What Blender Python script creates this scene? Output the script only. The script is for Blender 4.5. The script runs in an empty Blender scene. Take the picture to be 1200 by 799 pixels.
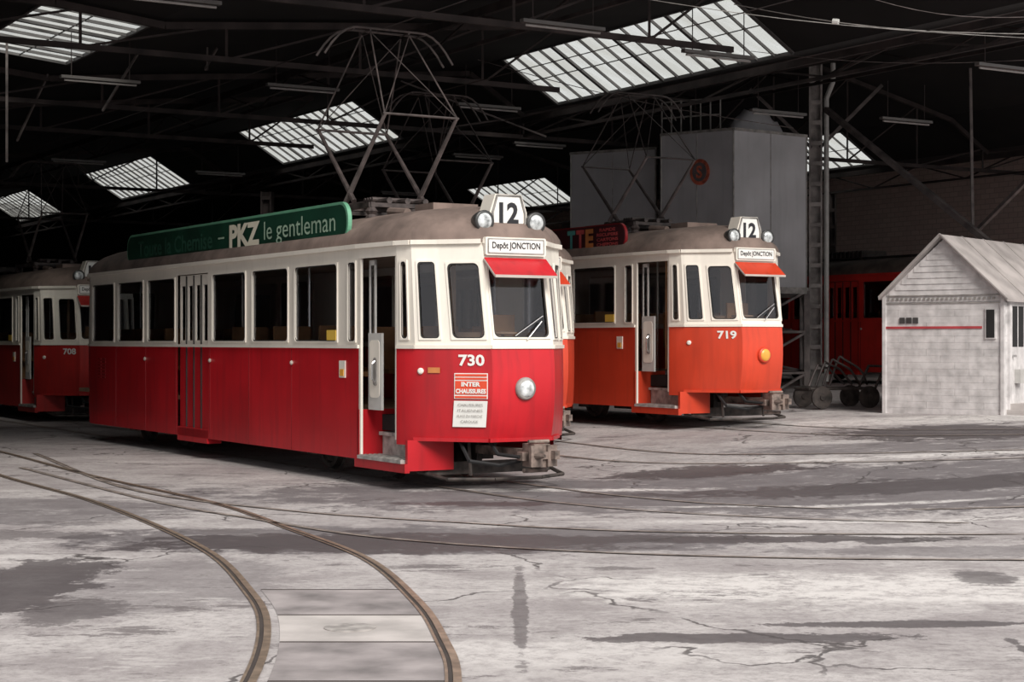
import bpy, bmesh, math, random
from mathutils import Vector as V, Matrix
R = random.Random(7)
SC = bpy.context.scene
C = SC.collection
SN, CS = .5195, .8545
try:
    SC.view_settings.view_transform = 'Standard'
except Exception:
    pass

# ---------------------------------------------------------------- helpers
class MB:
    def __init__(s): s.v = []; s.f = []
    def add(s, vs, fs):
        n = len(s.v); s.v += [tuple(p) for p in vs]; s.f += [tuple(i+n for i in f) for f in fs]
    def quad(s, *p): s.add(p, [tuple(range(len(p)))])
    def box(s, c, d, m=None):
        c = V(c); vs = []
        for x in (-.5, .5):
            for y in (-.5, .5):
                for z in (-.5, .5):
                    p = V((x*d[0], y*d[1], z*d[2]))
                    vs.append(c + (m @ p if m else p))
        s.add(vs, [(0,1,3,2),(4,6,7,5),(0,4,5,1),(2,3,7,6),(0,2,6,4),(1,5,7,3)])
        return s
    def bx(s, x0, x1, y0, y1, z0, z1):
        return s.box(((x0+x1)/2,(y0+y1)/2,(z0+z1)/2),(x1-x0,y1-y0,z1-z0))
    def fr(s, p, q):
        d = (V(q)-V(p)); L = d.length; d = d/L if L else V((1,0,0))
        up = V((0,0,1)) if abs(d.z) < .95 else V((1,0,0))
        a = d.cross(up).normalized(); b = a.cross(d)
        return d, a, b, L
    def bar(s, p, q, w, h=None):
        h = h or w; d,a,b,L = s.fr(p,q)
        m = Matrix((d,a,b)).transposed()
        return s.box((V(p)+V(q))/2, (L,w,h), m)
    def tube(s, p, q, r, n=8, r2=None):
        d,a,b,L = s.fr(p,q); r2 = r if r2 is None else r2; vs=[]
        for o,rr in ((V(p),r),(V(q),r2)):
            for k in range(n):
                t = 2*math.pi*k/n; vs.append(o+a*rr*math.cos(t)+b*rr*math.sin(t))
        fs = [(k,(k+1)%n,n+(k+1)%n,n+k) for k in range(n)]+[tuple(range(n-1,-1,-1)),tuple(range(n,2*n))]
        s.add(vs,fs); return s
    def path(s, pts, r, n=6):
        for a,b in zip(pts,pts[1:]): s.tube(a,b,r,n)
        return s
    def lathe(s, prof, o, ax, n=20):
        d,a,b,L = s.fr(V((0,0,0)),V(ax)); o=V(o); vs=[]
        for r,h in prof:
            for k in range(n):
                t=2*math.pi*k/n; vs.append(o+d*h+a*r*math.cos(t)+b*r*math.sin(t))
        fs=[]
        for i in range(len(prof)-1):
            for k in range(n): fs.append((i*n+k,i*n+(k+1)%n,(i+1)*n+(k+1)%n,(i+1)*n+k))
        fs += [tuple(range(n-1,-1,-1)), tuple(range((len(prof)-1)*n,len(prof)*n))]
        s.add(vs,fs); return s
    def prism(s, poly, o, rx, ry, t):
        o=V(o); rx=V(rx).normalized(); ry=V(ry).normalized(); nz=rx.cross(ry); n=len(poly)
        vs=[o+rx*x+ry*y for x,y in poly]+[o+rx*x+ry*y+nz*t for x,y in poly]
        s.add(vs,[tuple(range(n-1,-1,-1)),tuple(range(n,2*n))]+[(k,(k+1)%n,n+(k+1)%n,n+k) for k in range(n)])
        return s
    def build(s, name, m, parent=None, smooth=False, ang=None):
        me = bpy.data.meshes.new(name); me.from_pydata(s.v,[],s.f); me.update()
        if ang:
            bm=bmesh.new(); bm.from_mesh(me); bmesh.ops.remove_doubles(bm,verts=bm.verts,dist=.0015); bm.to_mesh(me); bm.free()
        me.materials.append(m)
        if smooth or ang:
            for p in me.polygons: p.use_smooth=True
        if ang: me.set_sharp_from_angle(angle=math.radians(ang))
        o = bpy.data.objects.new(name, me); C.objects.link(o)
        if parent: o.parent = parent
        return o

def tag(o, label=None, cat=None, group=None, kind=None):
    if label: o['label']=label
    if cat: o['category']=cat
    if group: o['group']=group
    if kind: o['kind']=kind
    return o
def empty(name, loc, rz=0):
    o=bpy.data.objects.new(name,None); C.objects.link(o); o.location=loc; o.rotation_euler=(0,0,rz); o.empty_display_size=.3
    return o
def W(w,t,z): return V((CS*w-SN*t, SN*w+CS*t, z))
def pix(x,y,Z): return V(((x-600)/2000*Z, Z, 1.65+(399.5-y)/2000*Z))
def gp(x,y): 
    Z=3300/(y-399.5); return ((x-600)/2000*Z, Z)
def gz(x,y):
    k = CS*x+SN*y-11.5
    return 0 if k<=0 else .64*(1-math.exp(-k/7.5))*(k/(k+.5))
def rrect(x0,x1,y0,y1,r,n=4):
    out=[]
    for cx,cy,a in ((x1-r,y0+r,-90),(x1-r,y1-r,0),(x0+r,y1-r,90),(x0+r,y0+r,180)):
        for k in range(n+1):
            t=math.radians(a+90*k/n); out.append((cx+r*math.cos(t),cy+r*math.sin(t)))
    return out

# ---------------------------------------------------------------- materials
def mat(name, col, rough=.6, metal=0, var=.15, scale=3, dark=None, bump=0, spec=None, grime=None):
    m=bpy.data.materials.new(name); m.use_nodes=True; nt=m.node_tree; N=nt.nodes; L=nt.links
    b=N['Principled BSDF']; b.inputs['Roughness'].default_value=rough; b.inputs['Metallic'].default_value=metal
    if spec is not None: b.inputs['Specular IOR Level'].default_value=spec
    tc=N.new('ShaderNodeTexCoord'); no=N.new('ShaderNodeTexNoise'); no.inputs['Scale'].default_value=scale; no.inputs['Detail'].default_value=6
    L.new(tc.outputs['Object'],no.inputs['Vector'])
    mp=N.new('ShaderNodeMapRange'); mp.inputs[1].default_value=.35; mp.inputs[2].default_value=.7
    L.new(no.outputs['Fac'],mp.inputs[0])
    mx=N.new('ShaderNodeMix'); mx.data_type='RGBA'
    c2 = dark if dark else tuple(c*(1-2*var) for c in col)
    mx.inputs[6].default_value=(*[min(1,c*(1+var)) for c in col],1) if not dark else (*col,1)
    mx.inputs[7].default_value=(*c2,1)
    L.new(mp.outputs[0],mx.inputs[0]); out=mx.outputs[2]
    if grime:   # real dirt: streaks running down the panels
        n2=N.new('ShaderNodeTexNoise'); n2.inputs['Scale'].default_value=1; n2.inputs['Detail'].default_value=5
        mm=N.new('ShaderNodeMapping'); mm.inputs['Scale'].default_value=(9,9,.7); L.new(tc.outputs['Object'],mm.inputs[0]); L.new(mm.outputs[0],n2.inputs['Vector'])
        r2=N.new('ShaderNodeMapRange'); r2.inputs[1].default_value=.5; r2.inputs[2].default_value=.75; r2.inputs[4].default_value=grime; L.new(n2.outputs[0],r2.inputs[0])
        m2=N.new('ShaderNodeMix'); m2.data_type='RGBA'; L.new(r2.outputs[0],m2.inputs[0]); L.new(out,m2.inputs[6]); m2.inputs[7].default_value=(col[0]*.35+.01,col[1]*.35+.008,col[2]*.35+.008,1); out=m2.outputs[2]
    L.new(out,b.inputs['Base Color'])
    if bump:
        bp=N.new('ShaderNodeBump'); bp.inputs['Strength'].default_value=bump; bp.inputs['Distance'].default_value=.02
        L.new(no.outputs['Fac'],bp.inputs['Height']); L.new(bp.outputs[0],b.inputs['Normal'])
    return m
def glassmat(name, tint, gloss=.1, film=None, ior=1.5):
    m=bpy.data.materials.new(name); m.use_nodes=True; nt=m.node_tree; N=nt.nodes; L=nt.links
    N.remove(N['Principled BSDF']); out=N['Material Output']
    tr=N.new('ShaderNodeBsdfTransparent'); tr.inputs[0].default_value=(*tint,1)
    gl=N.new('ShaderNodeBsdfGlossy'); gl.inputs['Roughness'].default_value=.05; gl.inputs[0].default_value=(.9,.9,.95,1)
    fr=N.new('ShaderNodeFresnel'); fr.inputs[0].default_value=ior
    mx=N.new('ShaderNodeMixShader'); L.new(fr.outputs[0],mx.inputs[0]); L.new(tr.outputs[0],mx.inputs[1]); L.new(gl.outputs[0],mx.inputs[2])
    if film:
        df=N.new('ShaderNodeBsdfTranslucent'); df.inputs[0].default_value=(*film,1)
        tc=N.new('ShaderNodeTexCoord'); no=N.new('ShaderNodeTexNoise'); no.inputs['Scale'].default_value=1.1; no.inputs['Detail'].default_value=5
        mm=N.new('ShaderNodeMapping'); mm.inputs['Rotation'].default_value=(0,0,math.atan2(SN,CS)*-1); mm.inputs['Scale'].default_value=(.5,2.5,1)
        L.new(tc.outputs['Object'],mm.inputs[0]); L.new(mm.outputs[0],no.inputs['Vector'])
        mr=N.new('ShaderNodeMapRange'); mr.inputs[1].default_value=.4; mr.inputs[2].default_value=.66; mr.inputs[3].default_value=gloss; mr.inputs[4].default_value=gloss+.75
        L.new(no.outputs[0],mr.inputs[0])
        m2=N.new('ShaderNodeMixShader'); L.new(mr.outputs[0],m2.inputs[0]); L.new(mx.outputs[0],m2.inputs[1]); L.new(df.outputs[0],m2.inputs[2]); mx=m2
    L.new(mx.outputs[0],out.inputs[0]); return m

M={}
M['red']=mat('crimson_paint',(.52,.012,.020),.34,var=.10,scale=1.2,grime=.4)
M['red_o']=mat('orange_red_paint',(.62,.058,.024),.34,var=.08,scale=1.2,grime=.3)
M['red_d']=mat('dull_red_paint',(.48,.025,.022),.5,var=.15,scale=1.2,grime=.4)
M['red_b']=mat('bright_old_red_paint',(.78,.04,.03),.5,var=.10,scale=1.2,grime=.2)
M['cream']=mat('cream_paint',(.82,.77,.69),.38,var=.04,scale=1.5,grime=.10)
M['cream_d']=mat('dull_cream_paint',(.50,.44,.40),.5,var=.12,scale=1.5)
M['roof']=mat('brown_roof_canvas',(.19,.14,.12),.85,var=.22,scale=2.2,bump=.3,grime=.35)
M['glass']=glassmat('tram_window_glass',(.80,.82,.84),ior=1.75)
M['rubber']=mat('black_rubber',(.02,.02,.02),.6)
M['black']=mat('matt_black',(.012,.012,.013),.8)
M['grey']=mat('grey_painted_steel',(.28,.265,.25),.5,var=.25,scale=6)
M['tread']=mat('worn_step_plate',(.42,.40,.38),.5,var=.25,scale=9)
M['coup']=mat('rusty_grey_steel',(.19,.145,.125),.6,var=.4,scale=9)
M['lgrey']=mat('light_grey_paint',(.55,.54,.52),.45,var=.1)
M['chrome']=mat('dull_chrome',(.6,.6,.6),.25,metal=.9,var=.05)
M['lens']=mat('lamp_lens',(.66,.69,.70),.12,metal=.2,var=.35,scale=14)
M['rim']=mat('dark_lamp_rim',(.05,.05,.05),.4,var=.2)
M['orange']=mat('orange_lens',(.85,.42,.07),.3,var=.1)
M['steel']=mat('dark_grimy_steel',(.05,.04,.036),.7,var=.4,scale=8)
M['pan']=mat('sooty_pantograph_steel',(.055,.042,.04),.6,var=.35,scale=8)
M['psteel']=mat('dusty_brown_steel',(.15,.125,.12),.6,var=.3,scale=4)
M['colst']=mat('grey_column_paint',(.40,.36,.345),.6,var=.3,scale=3)
M['white']=mat('white_enamel',(.80,.80,.77),.4,var=.04)
M['ink']=mat('black_ink',(.015,.015,.02),.5)
M['green']=mat('green_sign_paint',(.005,.040,.022),.5,var=.25,scale=1.5)
M['green_l']=mat('pale_green_edge',(.14,.36,.23),.4,var=.1)
M['green_p']=mat('pale_green_ink',(.36,.50,.38),.4,var=.1)
M['green_t']=mat('faded_green_ink',(.028,.10,.065),.5)
M['creamink']=mat('cream_ink',(.80,.76,.62),.4,var=.05)
M['maroon']=mat('dark_maroon_paint',(.05,.010,.014),.5)
M['joint']=mat('dark_red_joint',(.22,.008,.012),.5)
M['teal']=mat('teal_ink',(.08,.30,.28),.5); M['pinkink']=mat('pink_ink',(.50,.08,.08),.5); M['orink']=mat('amber_ink',(.55,.2,.06),.5)
M['emb']=mat('faded_vermilion_enamel',(.52,.12,.07),.6,var=.3,scale=8)
M['embin']=mat('dark_enamel',(.12,.10,.105),.6,var=.2)
M['poster']=mat('poster_orange_red',(.72,.075,.03),.5,var=.05)
M['yellow']=mat('yellow_sticker',(.75,.50,.08),.5,var=.05)
M['wood']=mat('seat_wood',(.42,.22,.10),.5,var=.2)
M['intr']=mat('interior_brown',(.34,.22,.14),.7)
M['inlin']=mat('interior_lining',(.45,.38,.30),.7)
M['truss']=mat('sooty_truss_steel',(.038,.028,.027),.85,var=.35,scale=2)
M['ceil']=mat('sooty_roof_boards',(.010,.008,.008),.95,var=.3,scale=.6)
M['bar']=mat('glazing_bar_paint',(.10,.095,.095),.6)
M['sky']=glassmat('rooflight_glass',(.96,.99,.97),.12,film=(.44,.45,.43))
M['tube']=mat('unlit_tube_white',(.11,.10,.095),.4,var=.1)
M['tubeg']=mat('dusty_tube_glass',(.30,.28,.27),.4,var=.1)
M['box']=mat('grey_sheet_metal',(.46,.455,.475),.5,var=.10,scale=.8,grime=.15)
M['rail']=mat('polished_rail_steel',(.46,.36,.28),.35,metal=.6,var=.2,scale=9)
M['raild']=mat('dull_rail_steel',(.30,.25,.22),.6,metal=.2,var=.3,scale=5)
M['groove']=mat('dirty_rail_groove',(.05,.038,.034),.9)
M['hut']=mat('weathered_white_boards',(.60,.58,.58),.8,var=.14,scale=5,bump=.2,grime=.2)
M['hutroof']=mat('weathered_roof_sheet',(.40,.365,.355),.8,var=.16,scale=2,bump=.2)
M['hutred']=mat('faded_red_stripe',(.42,.05,.06),.6)
M['slab']=mat('pale_concrete_slab',(.47,.435,.42),.9,var=.15,scale=2.5,bump=.2)
M['slab2']=mat('grey_concrete_slab',(.30,.27,.27),.9,var=.25,scale=2.5,bump=.2)
M['iron']=mat('cast_iron',(.36,.335,.32),.8,var=.2,scale=12)

def brick():
    m=bpy.data.materials.new('sooty_brick'); m.use_nodes=True; N=m.node_tree.nodes; L=m.node_tree.links; b=N['Principled BSDF']; b.inputs['Roughness'].default_value=.9
    tc=N.new('ShaderNodeTexCoord'); sp=N.new('ShaderNodeSeparateXYZ'); cb=N.new('ShaderNodeCombineXYZ'); L.new(tc.outputs['Object'],sp.inputs[0]); L.new(sp.outputs[1],cb.inputs[0]); L.new(sp.outputs[2],cb.inputs[1])
    br=N.new('ShaderNodeTexBrick'); br.inputs['Scale'].default_value=1.6; br.inputs['Color1'].default_value=(.66,.53,.48,1); br.inputs['Color2'].default_value=(.58,.45,.41,1); br.inputs['Mortar'].default_value=(.46,.36,.32,1)
    L.new(cb.outputs[0],br.inputs['Vector']); L.new(br.outputs[0],b.inputs['Base Color']); return m
M['wall']=brick()

def ground_mat():
    m=bpy.data.materials.new('stained_yard_concrete'); m.use_nodes=True; nt=m.node_tree; N=nt.nodes; L=nt.links
    b=N['Principled BSDF']; b.inputs['Roughness'].default_value=.85
    tc=N.new('ShaderNodeTexCoord'); P=tc.outputs['Object']
    def noise(scale,det=6,vec=None,sc=None,rough=.55,rot=0):
        n=N.new('ShaderNodeTexNoise'); n.inputs['Scale'].default_value=scale; n.inputs['Detail'].default_value=det; n.inputs['Roughness'].default_value=rough
        v=vec or P
        if sc:
            mm=N.new('ShaderNodeMapping'); mm.inputs['Scale'].default_value=sc; mm.inputs['Rotation'].default_value=(0,0,rot); L.new(v,mm.inputs[0]); v=mm.outputs[0]
        L.new(v,n.inputs['Vector']); return n.outputs['Fac']
    def mr(x,a,b_,c=0,d=1):
        n=N.new('ShaderNodeMapRange'); n.interpolation_type='SMOOTHSTEP'
        for i,q in ((1,a),(2,b_),(3,c),(4,d)): n.inputs[i].default_value=q
        L.new(x,n.inputs[0]); return n.outputs[0]
    def ma(op,a,b_):
        n=N.new('ShaderNodeMath'); n.operation=op
        for i,q in ((0,a),(1,b_)):
            if isinstance(q,(int,float)): n.inputs[i].default_value=q
            else: L.new(q,n.inputs[i])
        return n.outputs[0]
    def mix(f,a,b_):
        n=N.new('ShaderNodeMix'); n.data_type='RGBA'
        if isinstance(f,(int,float)): n.inputs[0].default_value=f
        else: L.new(f,n.inputs[0])
        for i,q in ((6,a),(7,b_)):
            if isinstance(q,tuple): n.inputs[i].default_value=(*q,1)
            else: L.new(q,n.inputs[i])
        return n.outputs[2]
    nz=noise(1.9,12,rough=.80)
    def blobs(lst,soft=.2,amp=3.4,src=None):
        mask=None
        for cx,cy,rx,ry,st in lst:
            mm=N.new('ShaderNodeMapping'); mm.vector_type='TEXTURE'; mm.inputs['Location'].default_value=(cx,cy,0); mm.inputs['Scale'].default_value=(rx,ry,1000)
            L.new(P,mm.inputs[0]); ln=N.new('ShaderNodeVectorMath'); ln.operation='LENGTH'; L.new(mm.outputs[0],ln.inputs[0])
            d=ma('ADD',ln.outputs['Value'],ma('MULTIPLY',ma('SUBTRACT',src or nz,.5),amp))
            k=mr(d,1-soft,1.0,st,0)
            mask=k if mask is None else ma('MAXIMUM',mask,k)
        return mask
    col=mix(mr(noise(.45,5),.35,.65),(.51,.48,.475),(.38,.35,.35))
    col=mix(mr(noise(1.3,10,rough=.72),.44,.62,0,.7),col,(.27,.242,.245))
    col=mix(mr(noise(14,6,rough=.85),.42,.66,0,.6),col,(.20,.178,.178))
    # older grey asphalt in the middle distance
    mid=blobs(((3.6,18.4,7.5,2.4,1),(-.8,14.2,3.4,1.1,1),(-5.5,16.5,2.6,1.6,.8),(7.5,22.5,5,1.0,.8),(-2.4,11.6,.9,1.6,.5),(4.2,13.4,2.2,.4,.7),(-3.8,10.4,.7,1.8,.4)),.2,1.8)
    col=mix(ma('MULTIPLY',mid,ma('ADD',.6,ma('MULTIPLY',noise(2.6,8,rough=.7),.6))),col,(.135,.120,.126))
    # pale worn cement areas
    pale=blobs(((2.2,11.4,2.8,1.0,.9),(.4,9.0,1.4,.5,.6),(3.4,15.6,3.0,.2,.9),(6.5,27,4,1.3,.9),(-.2,8.6,1.8,.8,.35),(.6,18.9,2.2,.25,.9),(5.5,21.2,3.2,.3,.9),(3.5,17.0,2.6,.14,.8),(-3.6,12.9,1.2,.4,.5)),.6,2.4)
    col=mix(ma('MULTIPLY',pale,mr(noise(4.0,11,rough=.85),.40,.54)),col,(.68,.65,.635))
    col=mix(mr(noise(2.0,10,sc=(.6,1.4,1),rough=.82),.55,.62,0,.5),col,(.60,.57,.56))
    # fresh asphalt repairs and oil
    mask=blobs(((-1.1,14.0,2.2,.7,1),(1.3,14.2,2.8,.3,.95),(-3.3,11.4,.5,1.7,.95),(-2.7,10.4,.35,.5,.7),(1.3,9.5,1.0,.18,.95),(2.4,9.95,.9,.12,.95),(-.3,17.3,.9,.25,1),(6.3,24.4,1.7,1.6,1),(2.4,20.6,1.4,.6,1),
                        (5.0,18.3,4.2,.6,.9),(0.05,10.6,.05,1.9,.7),(-3.6,9.2,.6,.25,.8),(2.75,8.6,.05,.9,.9),(-4.4,14.5,1.2,.35,.6),(3.3,11.9,.22,.35,.8)),.12,3.6)
    col=mix(ma('MULTIPLY',mask,ma('ADD',.6,ma('MULTIPLY',nz,.6))),col,(.072,.060,.063))
    col=mix(mr(noise(.9,11,sc=(.6,1.4,1),rough=.80),.575,.595,0,.75),col,(.12,.103,.105))
    col=mix(mr(noise(3.0,10,sc=(.6,1.1,1),rough=.82),.59,.62,0,.65),col,(.13,.112,.114))
    wv=N.new('ShaderNodeVectorMath'); wv.operation='ADD'
    nn=N.new('ShaderNodeTexNoise'); nn.inputs['Scale'].default_value=1.4; nn.inputs['Detail'].default_value=8; L.new(P,nn.inputs['Vector'])
    L.new(P,wv.inputs[0]); L.new(nn.outputs['Color'],wv.inputs[1])
    vo=N.new('ShaderNodeTexVoronoi'); vo.feature='DISTANCE_TO_EDGE'; vo.inputs['Scale'].default_value=.42; L.new(wv.outputs[0],vo.inputs['Vector'])
    cr=ma('MULTIPLY',mr(vo.outputs['Distance'],.003,.009,1,0),mr(noise(.6,2),.46,.56))
    col=mix(ma('MULTIPLY',cr,.85),col,(.06,.05,.05))
    L.new(col,b.inputs['Base Color'])
    bp=N.new('ShaderNodeBump'); bp.inputs['Strength'].default_value=.5; bp.inputs['Distance'].default_value=.02
    L.new(ma('SUBTRACT',noise(7,8,rough=.75),ma('MULTIPLY',cr,.8)),bp.inputs['Height']); L.new(bp.outputs[0],b.inputs['Normal'])
    L.new(mr(mask,0,1,.9,.6),b.inputs['Roughness'])
    return m
M['ground']=ground_mat()

# ---------------------------------------------------------------- text
def text(name, s, w, h, pos, right, up, m, parent, bold=0.0, depth=.004, label=None, spacing=1.0):
    cu=bpy.data.curves.new('t','FONT'); cu.body=s; cu.size=1; cu.align_x='CENTER'; cu.offset=bold; cu.space_line=spacing; cu.resolution_u=3
    o=bpy.data.objects.new('t',cu); C.objects.link(o)
    dg=bpy.context.evaluated_depsgraph_get(); me=bpy.data.meshes.new_from_object(o.evaluated_get(dg))
    bpy.data.objects.remove(o)
    xs=[v.co.x for v in me.vertices]; ys=[v.co.y for v in me.vertices]
    x0,x1,y0,y1=min(xs),max(xs),min(ys),max(ys)
    right=V(right).normalized(); up=V(up).normalized(); n=right.cross(up); pos=V(pos)
    for v in me.vertices:
        a=(v.co.x-(x0+x1)/2)/(x1-x0)*w; b=(v.co.y-(y0+y1)/2)/(y1-y0)*h
        v.co=pos+right*a+up*b+n*depth
    me.materials.clear(); me.materials.append(m); me.update()
    ob=bpy.data.objects.new(name,me); C.objects.link(ob)
    if parent: ob.parent=parent
    if label: ob['label']=label
    return ob

# ---------------------------------------------------------------- trams
def interp(x, tab):
    for (a,va),(b,vb) in zip(tab,tab[1:]):
        if x<=b: return va+(vb-va)*max(0,(x-a))/(b-a)
    return tab[-1][1]
OFF=[(.2,.0),(.55,.03),(.7,.065),(.85,.09),(1.0,.105),(1.15,.112),(1.35,.108),(1.56,.09),(2.74,-.13),(3.3,-.2)]
def P(u,v,z):
    o=interp(z,OFF)
    wt=max(0,min(1,(u-.95)/.6)); wr=max(0,min(1,(-9.9-u)/.9))
    return V((u+o*wt-o*.6*wr, v, z))
HALF=[(-10.9,-.42),(-10.7,-.75),(-10.3,-1.0),(-9.9,-1.1),(.12,-1.1),(.95,-1.04),(1.22,-.97),(1.47,-.74),(1.86,-.40)]
FULL=HALF+[(u,-v) for u,v in reversed(HALF)]
class Seg:
    def __init__(s,p,q): s.p=p; s.q=q; s.L=math.hypot(q[0]-p[0],q[1]-p[1])
    def at(s,d,z,n=0):
        a=P(*s.p,z); b=P(*s.q,z); r=a.lerp(b,d/s.L)
        if n: r=r+s.norm(z)*n
        return r
    def right(s,z=2): return (P(*s.q,z)-P(*s.p,z)).normalized()
    def up(s,z=2):
        return (s.at(s.L/2,z+.1)-s.at(s.L/2,z-.1)).normalized()
    def norm(s,z=2): return s.right(z).cross(s.up(z)).normalized()
def panel(mb,seg,zs,holes=()):
    ss=sorted({0,seg.L}|{h[0] for h in holes}|{h[1] for h in holes})
    z=sorted(set(zs)|{h[2] for h in holes}|{h[3] for h in holes})
    z=[q for q in z if min(zs)-1e-6<=q<=max(zs)+1e-6]
    for a,b in zip(ss,ss[1:]):
        for c,d in zip(z,z[1:]):
            ms,mz=(a+b)/2,(c+d)/2
            if any(h[0]<ms<h[1] and h[2]<mz<h[3] for h in holes): continue
            mb.quad(seg.at(a,c),seg.at(b,c),seg.at(b,d),seg.at(a,d))
def window(parent,seg,s0,s1,z0,z1,fm,name='window_frame',rad=.06,brd=.018,glass='glass',n0=0):
    mb=MB(); A=rrect(s0,s1,z0,z1,.004); B=rrect(s0+brd,s1-brd,z0+brd,z1-brd,rad); n=len(A)
    rings=[[seg.at(s,z,n0+.0) for s,z in A],[seg.at(s,z,n0+.014) for s,z in A],[seg.at(s,z,n0+.014) for s,z in B],[seg.at(s,z,n0-.025) for s,z in B]]
    for i in range(3):
        mb.add(rings[i]+rings[i+1],[(k,(k+1)%n,n+(k+1)%n,n+k) for k in range(n)])
    f=mb.build(name,fm,parent)
    g=MB(); g.quad(*[seg.at(s,z,n0-.015) for s,z in B]); g.build('pane',M[glass],f)
    b2=rrect(s0+brd+.014,s1-brd-.014,z0+brd+.014,z1-brd-.014,rad)
    r=MB(); r.add([seg.at(s,z,n0+.004) for s,z in B]+[seg.at(s,z,n0+.004) for s,z in b2],[(k,(k+1)%n,n+(k+1)%n,n+k) for k in range(n)])
    r.build('rubber_seal',M['rubber'],f)
    return f
NS=Seg((-9.9,-1.1),(.12,-1.1))
WIN=[(-1.68,-.43),(-3.04,-1.86),(-4.46,-3.24),(-7.12,-5.9),(-8.5,-7.28),(-9.80,-8.66)]

def pantograph(parent,u0=-1.35,z0=3.3,zk=4.38,zt=5.5):
    b=MB()
    for v in (-.55,.55): b.bar((u0-.75,v,z0),(u0+.75,v,z0),.06)
    for u in (-.7,0,.7): b.bar((u0+u,-.6,z0),(u0+u,.6,z0),.05)
    for u in (-.7,.7):
        for v in (-.55,.55): b.lathe([(.05,-.2),(.08,-.16),(.05,-.12),(.08,-.08),(.05,-.04),(.05,0)],(u0+u,v,z0),(0,0,1),10)
    for k in range(4): b.tube((u0+.1+.07*k,-.35,z0+.1),(u0+.1+.07*k,.35,z0+.1),.03)
    for v in (-.25,0,.25): b.tube((u0-.6,v,z0+.07),(u0+.6,v,z0+.07),.04,8)
    base=b.build('pantograph',M['pan'],parent)
    for sgn in (1,-1):
        uk=u0+sgn*.95; ub=u0-sgn*.12
        for v in (-.5,.5):
            a=MB(); a.tube((ub,v,z0+.08),(uk,v*.98,zk),.036,8,.022); a.build('lower_arm',M['psteel'] if sgn>0 else M['pan'],base)
        k=MB(); k.tube((uk,-.52,zk),(uk,.52,zk),.016); k.build('knee_bar',M['pan'],base)
        a=MB()
        for v in (-.5,.5): a.tube((uk,v,zk),(u0+sgn*.12,v*.55,zt),.011,6)
        a.tube((uk,-.5,zk),(u0+sgn*.12,.27,zt),.007,5); a.tube((uk,.5,zk),(u0+sgn*.12,-.27,zt),.007,5)
        a.build('upper_arm',M['pan'],base)
    h=MB()
    for du in (-.12,.12):
        pts=[(u0+du,v,zt+.05-(max(0,abs(v)-.45)**2)*1.8) for v in [-.9+.1*i for i in range(19)]]
        h.path(pts,.015)
    for v in (-.5,-.27,.27,.5): h.tube((u0-.12,v,zt+.03),(u0+.12,v,zt+.03),.011)
    h.build('collector_head',M['pan'],base)
    r=MB(); r.path([(u0-.1,.2,z0+.1),(u0-1.3,.35,z0-.05),(u0-2.2,.4,z0-.05)],.012); r.build('control_rod',M['pan'],base)
    return base

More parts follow.
